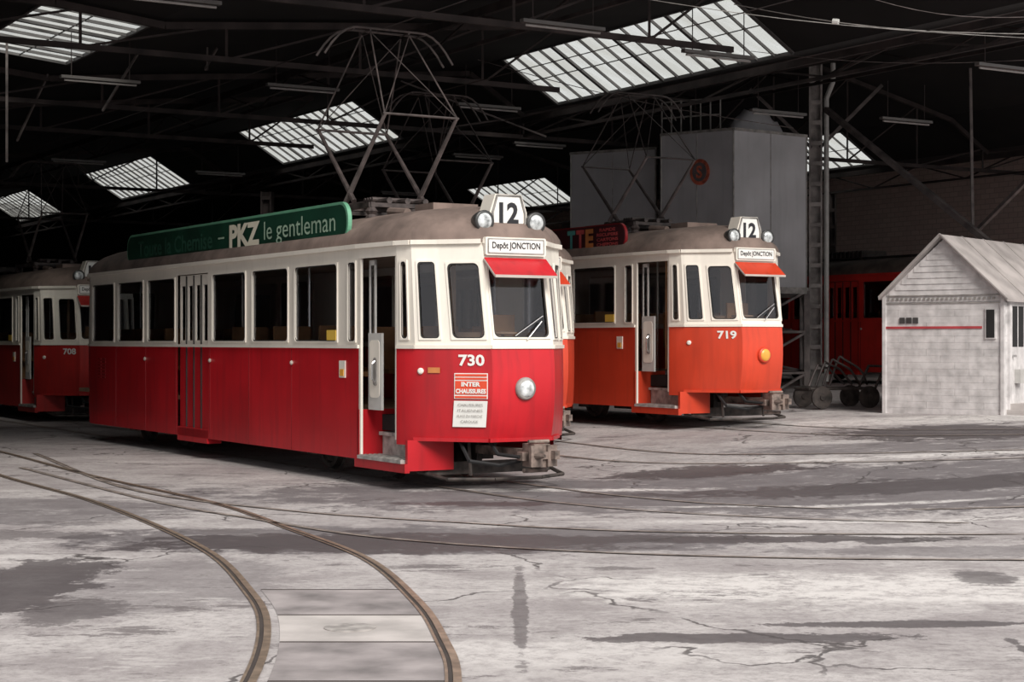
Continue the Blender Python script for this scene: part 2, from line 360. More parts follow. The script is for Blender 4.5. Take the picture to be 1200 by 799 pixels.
def tram(name,label,w,t0,red,cream,num=None,group='red and cream trams in the depot',open_door=True,panto=True,dz=None,plate='12',lampm=None):
    o=W(w,t0,0); z=gz(o.x,o.y) if dz is None else dz
    root=empty('tram',(o.x,o.y,z),math.atan2(-CS,SN))
    tag(root,label,'tram',group)
    segs=[Seg(a,b) for a,b in zip(FULL,FULL[1:]+FULL[:1])]
    lo=MB(); up=MB(); zs_side=[.29,.55,.85,1.15,1.35,1.57]; zs_fr=[.56,.7,.85,1.0,1.15,1.35,1.57]
    X0=-9.9
    nw=[(a-X0,b-X0,1.63,2.58) for a,b in WIN]
    mdoor=(-5.8-X0,-4.62-X0)
    strip=(-.17-X0,.06-X0,1.63,2.58)
    wins=[]
    for i,s in enumerate(segs):
        if i==3:
            panel(lo,s,zs_side,[(mdoor[0],mdoor[1],.4,1.6)])
            panel(up,s,[1.57,2.74],nw+[(mdoor[0],mdoor[1],1.5,2.6),strip]); wins+=[(s,)+h for h in nw]+[(s,)+strip]
        elif i==13:
            hs=[(s.L-(b),s.L-(a),1.63,2.58) for a,b,_,_ in nw]
            panel(lo,s,zs_side); panel(up,s,[1.57,2.74],hs); wins+=[(s,)+h for h in hs]
        elif i==4:
            if open_door: panel(up,s,[2.6,2.74])
            else:
                h=(.08,s.L-.08,1.63,2.58); panel(lo,s,zs_side); panel(up,s,[1.57,2.74],[h]); wins.append((s,)+h)
        elif i in (5,11):
            h=(.06,s.L-.08,1.66,2.55) if i==5 else (.08,s.L-.06,1.66,2.55)
            panel(lo,s,[.50]+zs_fr); panel(up,s,[1.57,2.74],[h]); wins.append((s,)+h)
        elif i in (6,10):
            h=(.05,s.L-.04,1.66,2.54) if i==6 else (.04,s.L-.05,1.66,2.54)
            panel(lo,s,zs_fr); panel(up,s,[1.57,2.74],[h]); wins.append((s,)+h)
        elif i in (7,9):
            h=(.07,s.L-.04,1.66,2.52) if i==7 else (.04,s.L-.07,1.66,2.52)
            panel(lo,s,zs_fr); panel(up,s,[1.57,2.74],[h]); wins.append((s,)+h)
        elif i==8:
            h=(.03,s.L-.03,1.67,2.48)
            for a,b in zip(range(6),range(1,7)):
                for c,d in zip(zs_fr,zs_fr[1:]):
                    def bp_(k,z):
                        return s.at(s.L*k/6,z)+V((.02*(1-((k-3)/3)**2)*(1 if z<1.5 else 0),0,0))
                    lo.quad(bp_(a,c),bp_(b,c),bp_(b,d),bp_(a,d))
            panel(up,s,[1.57,2.74],[h]); wins.append((s,)+h)
        elif i==12:
            h=(.08,s.L-.08,1.63,2.58); panel(lo,s,zs_side); panel(up,s,[1.57,2.74],[h]); wins.append((s,)+h)
        elif i==len(segs)-1:
            h=(.06,s.L-.06,1.66,2.5); panel(lo,s,zs_fr); panel(up,s,[1.57,2.74],[h]); wins.append((s,)+h)
        else:
            panel(lo,s,zs_fr if i not in (2,14) else zs_side); panel(up,s,[1.57,2.74])
    lower=lo.build('lower_body',red,root,ang=44); upper=up.build('upper_body',cream,root)
    for w_ in wins: window(upper,*w_,cream,rad=.04 if w_[2]-w_[1]<.3 else .06)
    bl=MB(); gt=MB()
    for i,s in enumerate(segs):
        if i==4 and open_door: 
            gt.bar(s.at(0,2.74,.02),s.at(s.L,2.74,.02),.05,.05); continue
        bl.bar(s.at(0,1.585,.006),s.at(s.L,1.585,.006),.024,.04)
        gt.bar(s.at(0,2.74,.02),s.at(s.L,2.74,.02),.05,.05)
    bl.build('belt_moulding',cream,root); gt.build('gutter',cream,root)
    rf=MB(); rings=[]; uc=-4.5
    for zz,k in ((2.74,1.02),(2.82,1.015),(2.88,.985),(2.94,.94),(3.03,.83),(3.11,.66),(3.16,.45),(3.19,.2)):
        ring=[]
        for u,v in FULL:
            p=P(u,v,2.74); ring.append(V((uc+(p.x-uc)*(1-(1-k)*1.0/6.4),p.y*k,zz)))
        rings.append(ring)
    n=len(FULL)
    for a,b in zip(rings,rings[1:]): rf.add(a+b,[(i,(i+1)%n,n+(i+1)%n,n+i) for i in range(n)])
    rf.add(rings[-1],[tuple(range(n))])
    roof=rf.build('roof',M['roof'],root,ang=50)
    rg=MB()
    for v in (-.35,.35): rg.bx(-9.5,-3.0,v-.12,v+.12,3.2,3.23)
    for u in (-9.2,-7.2,-5.2,-3.4): rg.bar((u,-.5,3.18),(u,.5,3.18),.05)
    rg.build('roof_walkway',M['steel'],root)
    rb=MB(); rb.bx(-6.6,-5.2,-.4,.4,3.22,3.38); rb.bx(-8.8,-7.6,-.35,.35,3.22,3.36)
    for k in range(9): rb.bx(-6.55+.16*k,-6.5+.16*k,-.43,.43,3.24,3.41)
    rb.build('resistor_box',M['steel'],root)
    hb=MB(); hb.bx(.0,.45,-.3,.3,3.12,3.26); hb.tube((-.35,-.45,3.2),(.1,-.45,3.16),.05); hb.build('roof_vent_box',M['roof'],root)
    # interior
    it=MB(); it.bx(-10.7,0.1,-1.05,1.05,.80,.86); it.bx(.1,1.7,-.45,.45,.80,.86); it.build('cabin_floor',M['intr'],root)
    cl=MB(); cl.bx(-10.5,1.35,-.95,.95,2.66,2.69) if False else cl.bx(-10.5,.95,-.98,.98,2.66,2.69); cl.build('cabin_ceiling',M['inlin'],root)
    bh=MB(); bh.bx(1.02,1.06,-.35,.9,.86,1.75); bh.bx(1.0,1.04,-.38,-.33,.86,2.66); bh.build('cab_partition',M['intr'],root)
    ds=MB(); ds.bx(1.45,1.72,-.42,.42,.86,1.60); ds.tube((1.35,.1,1.62),(1.35,.1,1.74),.02); ds.lathe([(.02,0),(.17,.01),(.17,.03),(.02,.04)],(1.35,.1,1.72),(0,0,1)); ds.build('control_desk',M['intr'],root)
    dv=MB(); dv.bx(1.08,1.12,-.02,.4,1.3,1.95); dv.bx(1.08,1.4,-.02,.4,1.25,1.31); dv.bx(1.2,1.26,.15,.21,.86,1.25); dv.build('driver_seat',M['wood'],root)
    for k,u in enumerate((-1.0,-2.4,-3.8,-6.5,-7.8,-9.1)):
        for v in (-.72,.72):
            s_=MB(); s_.bx(u-.22,u+.22,v-.25,v+.25,1.22,1.28); s_.bx(u-.25,u-.20,v-.25,v+.25,1.25,1.84); s_.bx(u-.05,u+.05,v-.05,v+.05,.86,1.22); s_.build('seat',M['wood'],root)
    for u in (-.3,-2.9,-5.2,-7.1,-9.6):
        g_=MB(); g_.tube((u,-.35,.86),(u,-.35,2.66),.016); g_.build('passenger_pole',M['chrome'],root)
    s4=segs[4]
    if open_door:
        jm=MB(); jm.bar(s4.at(0.015,.3,-.02),s4.at(0.015,2.6,-.02),.03,.05); jm.bar(s4.at(s4.L-.015,.55,-.02),s4.at(s4.L-.015,2.6,-.02),.03,.05); jm.build('door_frame',cream,root)
        df=MB(); df.bx(.17,.50,-1.0,-.97,.86,1.74)
        dl=df.build('door_leaf',M['lgrey'],root)
        uf_=MB(); uf_.bx(.17,.195,-.99,-.97,1.74,2.58); uf_.bx(.30,.325,-.99,-.97,1.74,2.58); uf_.bx(.17,.325,-.99,-.97,2.52,2.58); uf_.build('leaf_window_frame',M['lgrey'],dl)
        g=MB(); g.quad((.195,-.98,1.74),(.30,-.98,1.74),(.30,-.98,2.52),(.195,-.98,2.52)); g.build('pane',M['glass'],dl)
        gm=MB(); gm.prism(rrect(.21,.46,1.0,1.66,.06),(0,-1.0,0),(1,0,0),(0,0,1),.006); gm.build('leaf_panel',M['cream'],dl)
        hd=MB(); hd.prism(rrect(-.045,.045,-.16,.16,.04),(.37,-1.006,1.30),(1,0,0),(0,0,1),.015); hd.build('door_handle_plate',M['grey'],dl)
        hb=MB(); hb.path([(.37,-1.02,1.18),(.37,-1.05,1.21),(.37,-1.05,1.39),(.37,-1.02,1.42)],.012); hb.build('door_handle',M['chrome'],dl)
        st=MB()
        st.bx(.14,1.22,-1.13,-.78,.30,.34); st.bx(.14,1.10,-.85,-.5,.56,.60); st.bx(.14,1.0,-.52,-.50,.60,.86); st.bx(.14,1.1,-.80,-.78,.34,.56)
        for k in range(5): st.bx(.16,1.2,-1.11+.06*k,-1.09+.06*k,.34,.348)
        st.build('door_step',M['tread'],root)
        sr=MB(); sr.bx(.05,1.30,-1.12,-1.06,.20,.30); sr.bx(.08,.13,-1.1,-.5,.22,.86); sr.bx(1.24,1.29,-1.08,-.5,.22,.56); sr.build('step_surround',red,root)
        hr=MB(); hr.path([(.66,-.88,.9),(.66,-.88,2.6)],.014); hr.build('grab_pole',M['wood'],root)
        hr=MB(); hr.path([(.88,-.95,1.0),(.9,-.99,1.05),(.9,-.99,1.9),(.88,-.95,1.95)],.012); hr.build('grab_handle',M['chrome'],root)
    for k in range(4):
        a=mdoor[0]+.01+k*.29; b=a+.275
        def slab_(rects):
            lf=MB()
            for (c,d,e,f) in rects:
                p=[NS.at(c,e,-.03),NS.at(d,e,-.03),NS.at(d,f,-.03),NS.at(c,f,-.03)]; lf.add(p+[q+V((0,.025,0)) for q in p],[(0,1,2,3),(7,6,5,4),(0,4,5,1),(1,5,6,2),(2,6,7,3),(3,7,4,0)])
            return lf
        l=slab_([(a,b,.40,1.575)]).build('folding_door_leaf',red,root)
        q=slab_([(a,a+.06,1.575,2.59),(b-.06,b,1.575,2.59),(a+.06,b-.06,2.44,2.59),(a+.06,b-.06,1.575,1.66)]).build('upper_frame',cream,l)
        g=MB(); g.quad(NS.at(a+.06,1.66,-.04),NS.at(b-.06,1.66,-.04),NS.at(b-.06,2.44,-.04),NS.at(a+.06,2.44,-.04)); g.build('pane',M['glass'],l)
        e_=MB(); e_.bx(X0+b-.004,X0+b+.010,-1.085,-1.06,.42,2.58); e_.build('door_edge_rubber',M['rubber'],l)
    sb=MB(); sb.bx(-5.80,-4.62,-1.11,-.9,.22,.29); sb.bx(-5.80,-4.62,-1.10,-1.08,.26,.42); sb.build('middle_door_step',red,root)
    jl=MB()
    for u in (-1.77,-3.14,-4.54,-5.88,-7.2,-8.6): jl.bx(u-.005,u+.005,-1.104,-1.09,.3,1.56)
    jl.build('panel_joint',M['joint'],lower)
    vt=MB()
    for k in range(7):
        vt.bx(-9.5,-9.35,-1.108,-1.09,1.05+.05*k,1.07+.05*k); vt.bx(-9.28,-9.13,-1.108,-1.09,1.05+.05*k,1.07+.05*k)
    vt.build('side_louvre',M['joint'],lower)
    s8=segs[8]; mid=s8.L/2; onm=red is M['red_o']
    hc=s8.at(mid,1.13)+V((.01,0,0))
    hl=MB(); hl.lathe([(.02,-.03),(.122,-.02),(.126,.025),(.116,.05),(.098,.055)],hc,s8.norm(1.13),28); h=hl.build('headlamp',M['grey'] if not onm else M['red_o'],root,True)
    ln=MB(); ln.lathe([(.10,.045),(.088,.062),(.05,.072),(.005,.075)],hc,s8.norm(1.13),28); ln.build('lens',M['lens'] if not onm else M['orange'],h,True)
    zc=2.66; f0=V((s8.at(mid,2.66).x+.03,0,zc))
    db=MB(); db.prism(rrect(-.39,.39,-.10,.10,.02),(f0.x-.06,0,zc+.03),(0,1,0),(0,0,1),.09); dbo=db.build('destination_box',cream,root)
    dw=MB(); dw.prism(rrect(-.365,.365,-.085,.085,.01),(f0.x+.025,0,zc+.03),(0,1,0),(0,0,1),.008); dw.build('blind_frame',M['grey'],dbo)
    dw=MB(); dw.prism(rrect(-.35,.35,-.07,.07,.01),(f0.x+.03,0,zc+.03),(0,1,0),(0,0,1),.006); dw.build('destination_blind',M['white'],dbo)
    text('destination_lettering','Depôt JONCTION',.62,.095,(f0.x+.036,0,zc+.03),(0,1,0),(0,0,1),M['ink'],dbo,.018)
    vs=MB(); a0=s8.at(.0,2.54,.02); b0=s8.at(s8.L,2.54,.02); a1=a0+V((.24,.0,-.19)); b1=b0+V((.24,.0,-.19))
    vs.add([a0,b0,b1,a1]+[p+V((0,0,.02)) for p in (a0,b0,b1,a1)],[(0,1,2,3),(7,6,5,4),(0,4,5,1),(1,5,6,2),(2,6,7,3),(3,7,4,0)])
    vo=vs.build('sun_visor',red,root)
    fr_=MB(); fr_.bar(a1,b1,.02,.03); fr_.bar(a0,a1,.015,.02); fr_.bar(b0,b1,.015,.02); fr_.build('visor_edge',M['cream_d'],vo)
    xb=1.62
    nb=MB(); nb.prism([(-.24,0),(.24,0),(.24,.20),(.17,.40),(-.17,.40),(-.24,.20)],(xb-.22,0,2.88),(0,1,0),(0,0,1),.24); nbo=nb.build('route_number_box',cream,root)
    nf=MB(); nf.prism([(-.19,.03),(.19,.03),(.19,.19),(.14,.37),(-.14,.37),(-.19,.19)],(xb+.02,0,2.88),(0,1,0),(0,0,1),.008); nf.build('number_plate',M['white'],nbo)
    nr=MB()
    pl=[(-.21,.015),(.21,.015),(.21,.195),(.15,.385),(-.15,.385),(-.21,.195)]
    for (a,b),(c,d) in zip(pl,pl[1:]+pl[:1]): nr.bar((xb+.03,a,2.88+b),(xb+.03,c,2.88+d),.018)
    nr.build('number_plate_rim',M['grey'],nbo)
    if plate: text('route_number',plate,.25,.24,(xb+.03,0,3.07),(0,1,0),(0,0,1),M['ink'],nbo,.035)
    for v in (-.335,.335):
        l=MB(); l.lathe([(.03,-.16),(.09,-.12),(.115,-.03),(.12,.02),(.12,.035),(.095,.035)],(xb+.04,v,2.97),(1,0,0),22); lo_=l.build('roof_lamp',M['rim'],root,True)
        q=MB(); q.lathe([(.097,.030),(.08,.045),(.04,.055),(.004,.058)],(xb+.04,v,2.97),(1,0,0),22); q.build('lens',M['lens'],lo_,True)
        g=MB(); g.bar((xb-.05,v,2.78),(xb-.05,v,2.9),.05); g.build('lamp_bracket',cream,lo_)
    br=MB(); br.prism([(-.40,0),(.40,0),(.36,.09),(.26,.16),(-.26,.16),(-.36,.09)],(xb-.12,0,2.74),(0,1,0),(0,0,1),.16); br.build('front_brow',cream,root)
    wp=MB(); wp.path([s8.at(mid+.05,1.66,.03),s8.at(mid+.26,1.86,.03)],.008); wp.path([s8.at(mid-.1,1.70,.03),s8.at(mid+.28,1.92,.03)],.006); wp.build('wiper',M['chrome'],root)
    s7=segs[7]
    if num: text('fleet_number',num,.30,.125,s7.at(s7.L/2+.03,1.44,.008),s7.right(1.44),s7.up(1.44),M['white'],root,.03)
    ml=MB(); ml.lathe([(.035,0),(.035,.02),(.02,.03)],segs[6].at(.06,1.32),segs[6].norm(1.25),12); ml.build('marker_lamp',cream,root)
    ub=MB()
    for sgm in segs[6:10]: ub.bar(sgm.at(0,.57,.01),sgm.at(sgm.L,.57,.01),.035,.04)
    ub.build('apron_edge',red,root)
    sk=MB(); sk.bx(-.70,-.45,-1.122,-1.11,1.66,1.78); sk.build('yellow_notice',M['yellow'],root)
    sk=MB(); sk.bx(-.38,-.22,-1.112,-1.10,1.22,1.42); s_o=sk.build('side_notice',cream,root)
    sk=MB(); sk.bx(-.35,-.25,-1.118,-1.11,1.24,1.32); sk.build('notice_mark',M['orange'],s_o)
    for u in (-1.75,-4.52,-7.2):
        k_=MB(); k_.lathe([(.025,0),(.03,.015),(.015,.03)],(u,-1.1,1.38),(0,-1,0),10); k_.build('side_reflector',M['cream_d'],root)
    for uc_ in (-1.0,-7.9):
        bg=MB()
        for v in (-.62,.62): bg.bar((uc_-1.25,v,.42),(uc_+1.25,v,.42),.12,.16)
        bg.bar((uc_,-.6,.5),(uc_,.6,.5),.3,.2); bg.bx(uc_-.55,uc_+.55,-.35,.35,.2,.5)
        for v in (-.7,.7): 
            bg.bx(uc_-1.0,uc_-.7,v-.08,v+.08,.22,.5); bg.bx(uc_+.7,uc_+1.0,v-.08,v+.08,.22,.5)
        bo=bg.build('bogie',M['steel'],root)
        for du in (-.85,.85):
            for v in (-.5,.5):
                wl=MB(); sgn=-1 if v<0 else 1
                wl.lathe([(.33,-.02),(.31,.0),(.30,.08),(.24,.08),(.22,.05),(.08,.05),(.07,.1),(.01,.1)],(uc_+du,v-.03*sgn,.345),(0,sgn,0),28); wl.build('wheel',M['steel'],bo)
    uf=MB(); uf.bx(-9.8,1.2,-.8,.8,.62,.8); uf.bx(-6.6,-2.6,-.7,.7,.32,.62); uf.build('underframe',M['black'],root)
    cp=MB(); cp.bar((1.0,0,.42),(2.15,0,.42),.10,.10); cp.bx(2.1,2.34,-.10,.10,.29,.54)
    cp.bx(2.34,2.385,-.165,-.02,.30,.53); cp.bx(2.34,2.385,.05,.165,.30,.53); cp.bx(2.35,2.38,-.02,.05,.38,.46)
    cp.bx(2.36,2.47,.085,.145,.38,.47); cp.tube((2.38,-.09,.42),(2.49,-.06,.42),.04,10,.02); cp.tube((2.2,-.15,.25),(2.2,.15,.25),.025); cp.tube((2.27,-.13,.565),(2.27,.13,.565),.02); cp.bx(2.12,2.23,-.18,-.10,.36,.45)
    cp.build('coupler',M['coup'],root)
    lg=MB(); lg.path([(1.1,-.85,.5),(1.1,-.85,.2),(1.6,-.75,.14),(1.85,-.3,.14),(1.85,.3,.14),(1.6,.75,.14),(1.1,.85,.2),(1.1,.85,.5)],.022); lg.path([(1.45,-.4,.55),(1.5,-.4,.16)],.02); lg.path([(1.45,.4,.55),(1.5,.4,.16)],.02); lg.bx(1.2,1.24,-.8,.8,.16,.30)
    lg.build('lifeguard',M['steel'],root)
    for pts_ in ([(1.7,-.3,.58),(1.95,-.32,.42),(2.2,-.2,.40)],[(1.7,.3,.58),(1.95,.32,.36),(2.2,.2,.40)],[(1.5,-.55,.56),(1.85,-.62,.35),(1.95,-.3,.3),(2.1,-.12,.35)]):
        hs=MB(); hs.path(pts_,.022); hs.build('brake_hose',M['black'],root)
    if panto: pantograph(root)
    return root,segs

T730,sg=tram('tram','crimson and cream tram nearest the camera with number 730 and open front door',9.82,17.87,M['red'],M['cream'],'730')
s7=sg[7]
def card(seg,s0,s1,z0,z1,n=.01,t=.004):
    mb=MB(); ps=[seg.at(a,b,n) for a,b in ((s0,z0),(s1,z0),(s1,z1),(s0,z1))]; nn=seg.norm((z0+z1)/2)*t
    mb.add(ps+[p+nn for p in ps],[(3,2,1,0),(4,5,6,7),(0,1,5,4),(1,2,6,5),(2,3,7,6),(3,0,4,7)]); return mb
def onseg(name,s_,seg,sc,zc,w,h,m,par,bold=.01,n=.022,sp=1): return text(name,s_,w,h,seg.at(sc,zc,n),seg.right(zc),seg.up(zc),m,par,bold,.002,spacing=sp)
d0=.07
po=card(s7,.02+d0,.40+d0,1.02,1.30).build('poster',M['white'],T730); po['label']='red and white shoe shop poster'
for k,(a,b) in enumerate(((1.265,1.29),(1.23,1.252))): card(s7,.03+d0,.39+d0,a,b,.015,.004).build('poster_stripe',M['poster'],po)
card(s7,.03+d0,.39+d0,1.068,1.216,.015,.004).build('poster_field',M['poster'],po)
onseg('poster_lettering','INTER',s7,.21+d0,1.180,.22,.05,M['white'],po,.045)
onseg('poster_lettering','CHAUSSURES',s7,.21+d0,1.105,.35,.052,M['white'],po,.045)
card(s7,.03+d0,.39+d0,1.028,1.052,.015,.004).build('poster_stripe',M['poster'],po)
po2=card(s7,.02+d0,.40+d0,.715,1.0,.014).build('poster',M['white'],T730); po2['label']='white poster with small lettering'
for k,tx in enumerate(('CHAUSSURES','ITALIENNES','PLACE DU MARCHE','CAROUGE')): onseg('poster_lettering',tx,s7,.21+d0,.955-.06*k,.29 if k!=3 else .2,.03,M['grey'],po2,.0,.026)
card(sg[6],.14,.27,1.30,1.36).build('yellow_notice',M['orink'],T730)
def board(root,u0,u1,m_face,m_edge,v=-1.0,z0=2.83,z1=3.27,e=.03):
    H=(z1-z0); r=H*.46
    b=MB(); b.prism(rrect(u0,u1,z0,z1,r,8),(0,v,0),(1,0,0),(0,0,1),.05); bo=b.build('roof_advertising_board',m_edge,root)
    f=MB(); f.prism(rrect(u0+e,u1-e,z0+e,z1-e,r-e,8),(0,v-.05,0),(1,0,0),(0,0,1),.006); f.build('board_face',m_face,bo)
    k=MB()
    u=u0+.4
    while u<u1: k.bar((u,v+.03,z0+.1),(u,v+.35,z0+.2),.03); u+=1.3
    k.build('board_bracket',M['steel'],bo); return bo
bo=board(T730,-8.2,-.26,M['green'],M['green_l'],z1=3.30,e=.035)
Y=-1.058
text('board_lettering','PKZ',1.05,.31,(-3.40,Y,3.065),(1,0,0),(0,0,1),M['creamink'],bo,.045)
text('board_lettering','le gentleman',2.15,.31,(-1.66,Y,3.04),(1,0,0),(0,0,1),M['green_p'],bo,.0)
text('board_lettering','Toute la Chemise',3.1,.25,(-6.1,Y,3.06),(1,0,0),(0,0,1),M['green_t'],bo,.015)
text('board_lettering','-',.22,.025,(-4.22,Y,3.06),(1,0,0),(0,0,1),M['green_p'],bo,.0)

T_mid,_=tram('tram','red and cream tram mostly hidden behind the leading crimson tram',13.42,0+.5195*.5+.8545*26.73,M['red_o'],M['cream'],None)
T719,s9=tram('tram','orange-red and cream tram with number 719 beside the white hut',CS*2.85+SN*28.03,-SN*2.85+CS*28.03,M['red_o'],M['cream'],'719')
bo=board(T719,-2.9,-.22,M['maroon'],M['joint'],z0=2.85,z1=3.27,e=.02)
for k,(ch,mm) in enumerate((('T',M['teal']),('T',M['pinkink']),('E',M['orink']))):
    text('board_lettering',ch,.24,.31,(-1.80+.275*k,Y,3.06),(1,0,0),(0,0,1),mm,bo,.05)
for k,tx in enumerate(('RAPIDE','RECUPERE','CARTONS','CHIFFONS')):
    text('board_lettering',tx,.62 if k else .46,.055,(-.72,Y,3.18-.08*k),(1,0,0),(0,0,1),M['pinkink'],bo,.03)
T706,_=tram('tram','dull red tram with number 708 standing in shade at the left edge',10.8,SN*9.35+CS*36.2,M['red_d'],M['cream'],'708')
T_bg,_=tram('tram','all-red old tram in the dark behind the tall column and white hut',31.0,21.4+6.3,M['red_b'],M['red_b'],None,plate=None,open_door=False,panto=False)

# ---------------------------------------------------------------- ground
g=MB(); xs=[-60+i*1.0 for i in range(111)]; ys=[-12+i*1.0 for i in range(118)]
vs=[(x,y,gz(x,y)) for y in ys for x in xs]; n=len(xs)
g.add(vs,[(j*n+i,j*n+i+1,(j+1)*n+i+1,(j+1)*n+i) for j in range(len(ys)-1) for i in range(n-1)])
tag(g.build('floor',M['ground'],None,True),None,None,None,'structure')

def smooth(pts,k=8):
    out=[]; P_=[V((*p,0)) for p in pts]; P_=[2*P_[0]-P_[1]]+P_+[2*P_[-1]-P_[-2]]
    for a,b,c,d in zip(P_,P_[1:],P_[2:],P_[3:]):
        for i in range(k):
            t=i/k; out.append(.5*((2*b)+(c-a)*t+(2*a-5*b+4*c-d)*t*t+(3*b-a-3*c+d)*t**3))
    out.append(P_[-2]); return out
def rail(pts,label,side=1,m='raild'):
    ps=smooth(pts,12); 
    nr=[]
    for i,p in enumerate(ps):
        a=ps[max(0,i-1)]; b=ps[min(len(ps)-1,i+1)]; d=(b-a).normalized(); nr.append(V((-d.y,d.x,0))*side)
    def strip(mb,o0,o1,dz):
        vv=[]; 
        for p,n_ in zip(ps,nr):
            for o in (o0,o1):
                q=p+n_*o; z=gz(q.x,q.y); vv.append((q.x,q.y,z+dz))
        m_=len(ps); mb.add(vv,[(2*i,2*i+1,2*i+3,2*i+2) for i in range(m_-1)])
    a=MB(); strip(a,-.026,.016,.009); strip(a,.040,.056,.008)
    o=a.build('tram_rail',M[m]); tag(o,label,'rail','grooved rails set in the yard')
    b=MB(); strip(b,.016,.040,.005); b.build('groove',M['groove'],o)
OUT=[(-12.5,33.5),(-10.2,29.7),(-7.6,25.4),(-5.2,21),(-3.04,17.4),(-1.95,15),(-1.10,12.94),(-.595,10.82),(-.377,9.43),(-.269,8.27),(-.25,6),(-.3,3)]
INN=[(-12.0,31.2),(-8.4,25.2),(-6.3,21.0),(-4.46,17.84),(-3.22,15.35),(-2.31,13.2),(-1.76,11.38),(-1.44,10),(-1.26,8.27),(-1.24,6),(-1.3,3)]
rail(OUT,'outer right-hand rail of the sharp curve in the foreground',-1,'rail')
rail(INN,'inner left-hand rail of the sharp curve in the foreground',-1,'rail')
rail([(-7.0,25.0)]+[gp(*q) for q in ((150,573),(330,598),(540,613),(780,624),(1200,627))]+[(9,14.6)],'faint rail crossing the middle of the yard, the farther of the pair')
rail([(-6.4,22.2)]+[gp(*q) for q in ((180,588),(300,609),(430,629),(640,645),(900,654),(1200,657))]+[(8,12.6)],'faint rail crossing the middle of the yard, the nearer of the pair')
def track(pts,nm):
    ps=smooth(pts,3); L_=[];R_=[]
    for i,p in enumerate(ps):
        a=ps[max(0,i-1)]; b=ps[min(len(ps)-1,i+1)]; d=(b-a).normalized(); q=V((-d.y,d.x,0))*.5
        L_.append((p.x+q.x,p.y+q.y)); R_.append((p.x-q.x,p.y-q.y))
    rail(L_,'far rail under '+nm,1); rail(R_,'near rail under '+nm,-1)
def trk(w,t1,ext): 
    a=[W(w,t,0) for t in (60,45,35,28,t1)]; return [(p.x,p.y) for p in a]+ext
track(trk(9.82,17.5,[(.95,17.6),(2.4,16.5),(4.8,15.8),(9,15.4)]),'the leading crimson tram')
track(trk(13.42,22.6,[(1.6,22.9),(3.2,21.7),(6,20.9),(12,20.4)]),'the mostly hidden tram')
track(trk(17.05,22.4,[(4.8,25.2),(6.6,24.2),(10,23.7),(15,23.5)]),'the orange-red tram')

def railx(L_,y):
    ps=smooth(L_,12)
    for a,b in zip(ps,ps[1:]):
        if a.y>=y>=b.y: return a.x+(b.x-a.x)*(a.y-y)/(a.y-b.y)
for k,(y0,y1,mm,lb) in enumerate(((7.2,8.25,'slab2','nearest concrete slab between the curved rails at the bottom edge'),(8.28,9.33,'slab2','second concrete slab between the curved rails, in front of the pale one'),(9.36,10.25,'slab','palest concrete slab between the curved rails, holding the round cover'),(10.28,11.3,'slab2','grey concrete slab between the curved rails, just beyond the pale one'))):
    m_=MB(); rows=[]; nn_=6
    for j in range(nn_+1):
        y=y0+(y1-y0)*j/nn_; rows.append((railx(INN,y)+.075,railx(OUT,y)-.045,y))
    vv=[]
    for a,b,y in rows: vv+= [(a,y,.003),(b,y,.003)]
    m_.add(vv,[(2*j,2*j+1,2*j+3,2*j+2) for j in range(nn_)])
    s=m_.build('concrete_slab',M[mm]); tag(s,lb,'slab','slabs between the curved rails')
    j_=MB(); a,b,y=rows[-1]; j_.bx(a,b,y,y+.025,.0,.0045); j_.build('slab_joint',M['groove'],s)
mc=MB(); mc.lathe([(.15,0),(.15,.008),(.13,.010),(.01,.010)],(-.93,9.80,.0),(0,0,1),28); o=mc.build('manhole_cover',M['iron']); tag(o,'round worn cover in the pale slab between the curved rails','cover')

# ---------------------------------------------------------------- shed
T0,T1=17.0,92.0
prof=[(-16,7.4),(7.6,6.95),(9.35,6.77),(18.6,7.62),(20.0,6.77),(28.2,8.7),(33.2,7.6),(34.6,6.77),(39,7.2)]
glz={1:[(26.3,31.2)],3:[(23.3,31),(38.2,45.6),(53.0,60.0),(67.3,73.5)],6:[(20,29),(36.6,43.3),(52.3,58)]}
ce=MB(); wn=1
for i,(a,b) in enumerate(zip(prof,prof[1:])):
    cuts=glz.get(i,[]); t=T0
    for c,d in cuts+[(T1,T1)]:
        if c>t: ce.quad(W(a[0],t,a[1]),W(a[0],c,a[1]),W(b[0],c,b[1]),W(b[0],t,b[1]))
        t=d
    for c,d in cuts:
        f=MB(); nb=int((d-c)/.48)
        for k in range(nb+1):
            tt=c+(d-c)*k/nb; f.bar(W(a[0],tt,a[1]),W(b[0],tt,b[1]),.03 if k%4 else .09,.05)
        for s_ in (0,1):
            wv=a[0]+(b[0]-a[0])*s_; zv=a[1]+(b[1]-a[1])*s_; f.bar(W(wv,c,zv),W(wv,d,zv),.05,.06)
        wv=(a[0]+b[0])/2; zv=(a[1]+b[1])/2; f.bar(W(wv,c,zv),W(wv,d,zv),.018,.018)
        fo=f.build('window_%d'%wn,M['bar']); tag(fo,kind='structure'); wn+=1
        p=MB(); p.quad(W(a[0],c,a[1]+.03),W(a[0],d,a[1]+.03),W(b[0],d,b[1]+.03),W(b[0],c,b[1]+.03)); p.build('pane',M['sky'],fo)
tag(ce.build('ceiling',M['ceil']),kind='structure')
fa=MB(); 
for a,b in zip(prof,prof[1:]): fa.quad(W(a[0],T0,a[1]-.15),W(b[0],T0,b[1]-.15),W(b[0],T0,b[1]+.6),W(a[0],T0,a[1]+.6))
tag(fa.build('trim_1',M['truss']),kind='structure')
wl=MB(); wl.quad(W(39,T0,-.2),W(39,T1,-.2),W(39,T1,7.3),W(39,T0,7.3)); tag(wl.build('wall_right',M['wall']),kind='structure')
wl=MB(); wl.quad(W(3,T1,-.2),W(39,T1,-.2),W(39,T1,9),W(3,T1,9)); tag(wl.build('wall_back',M['ceil']),kind='structure')
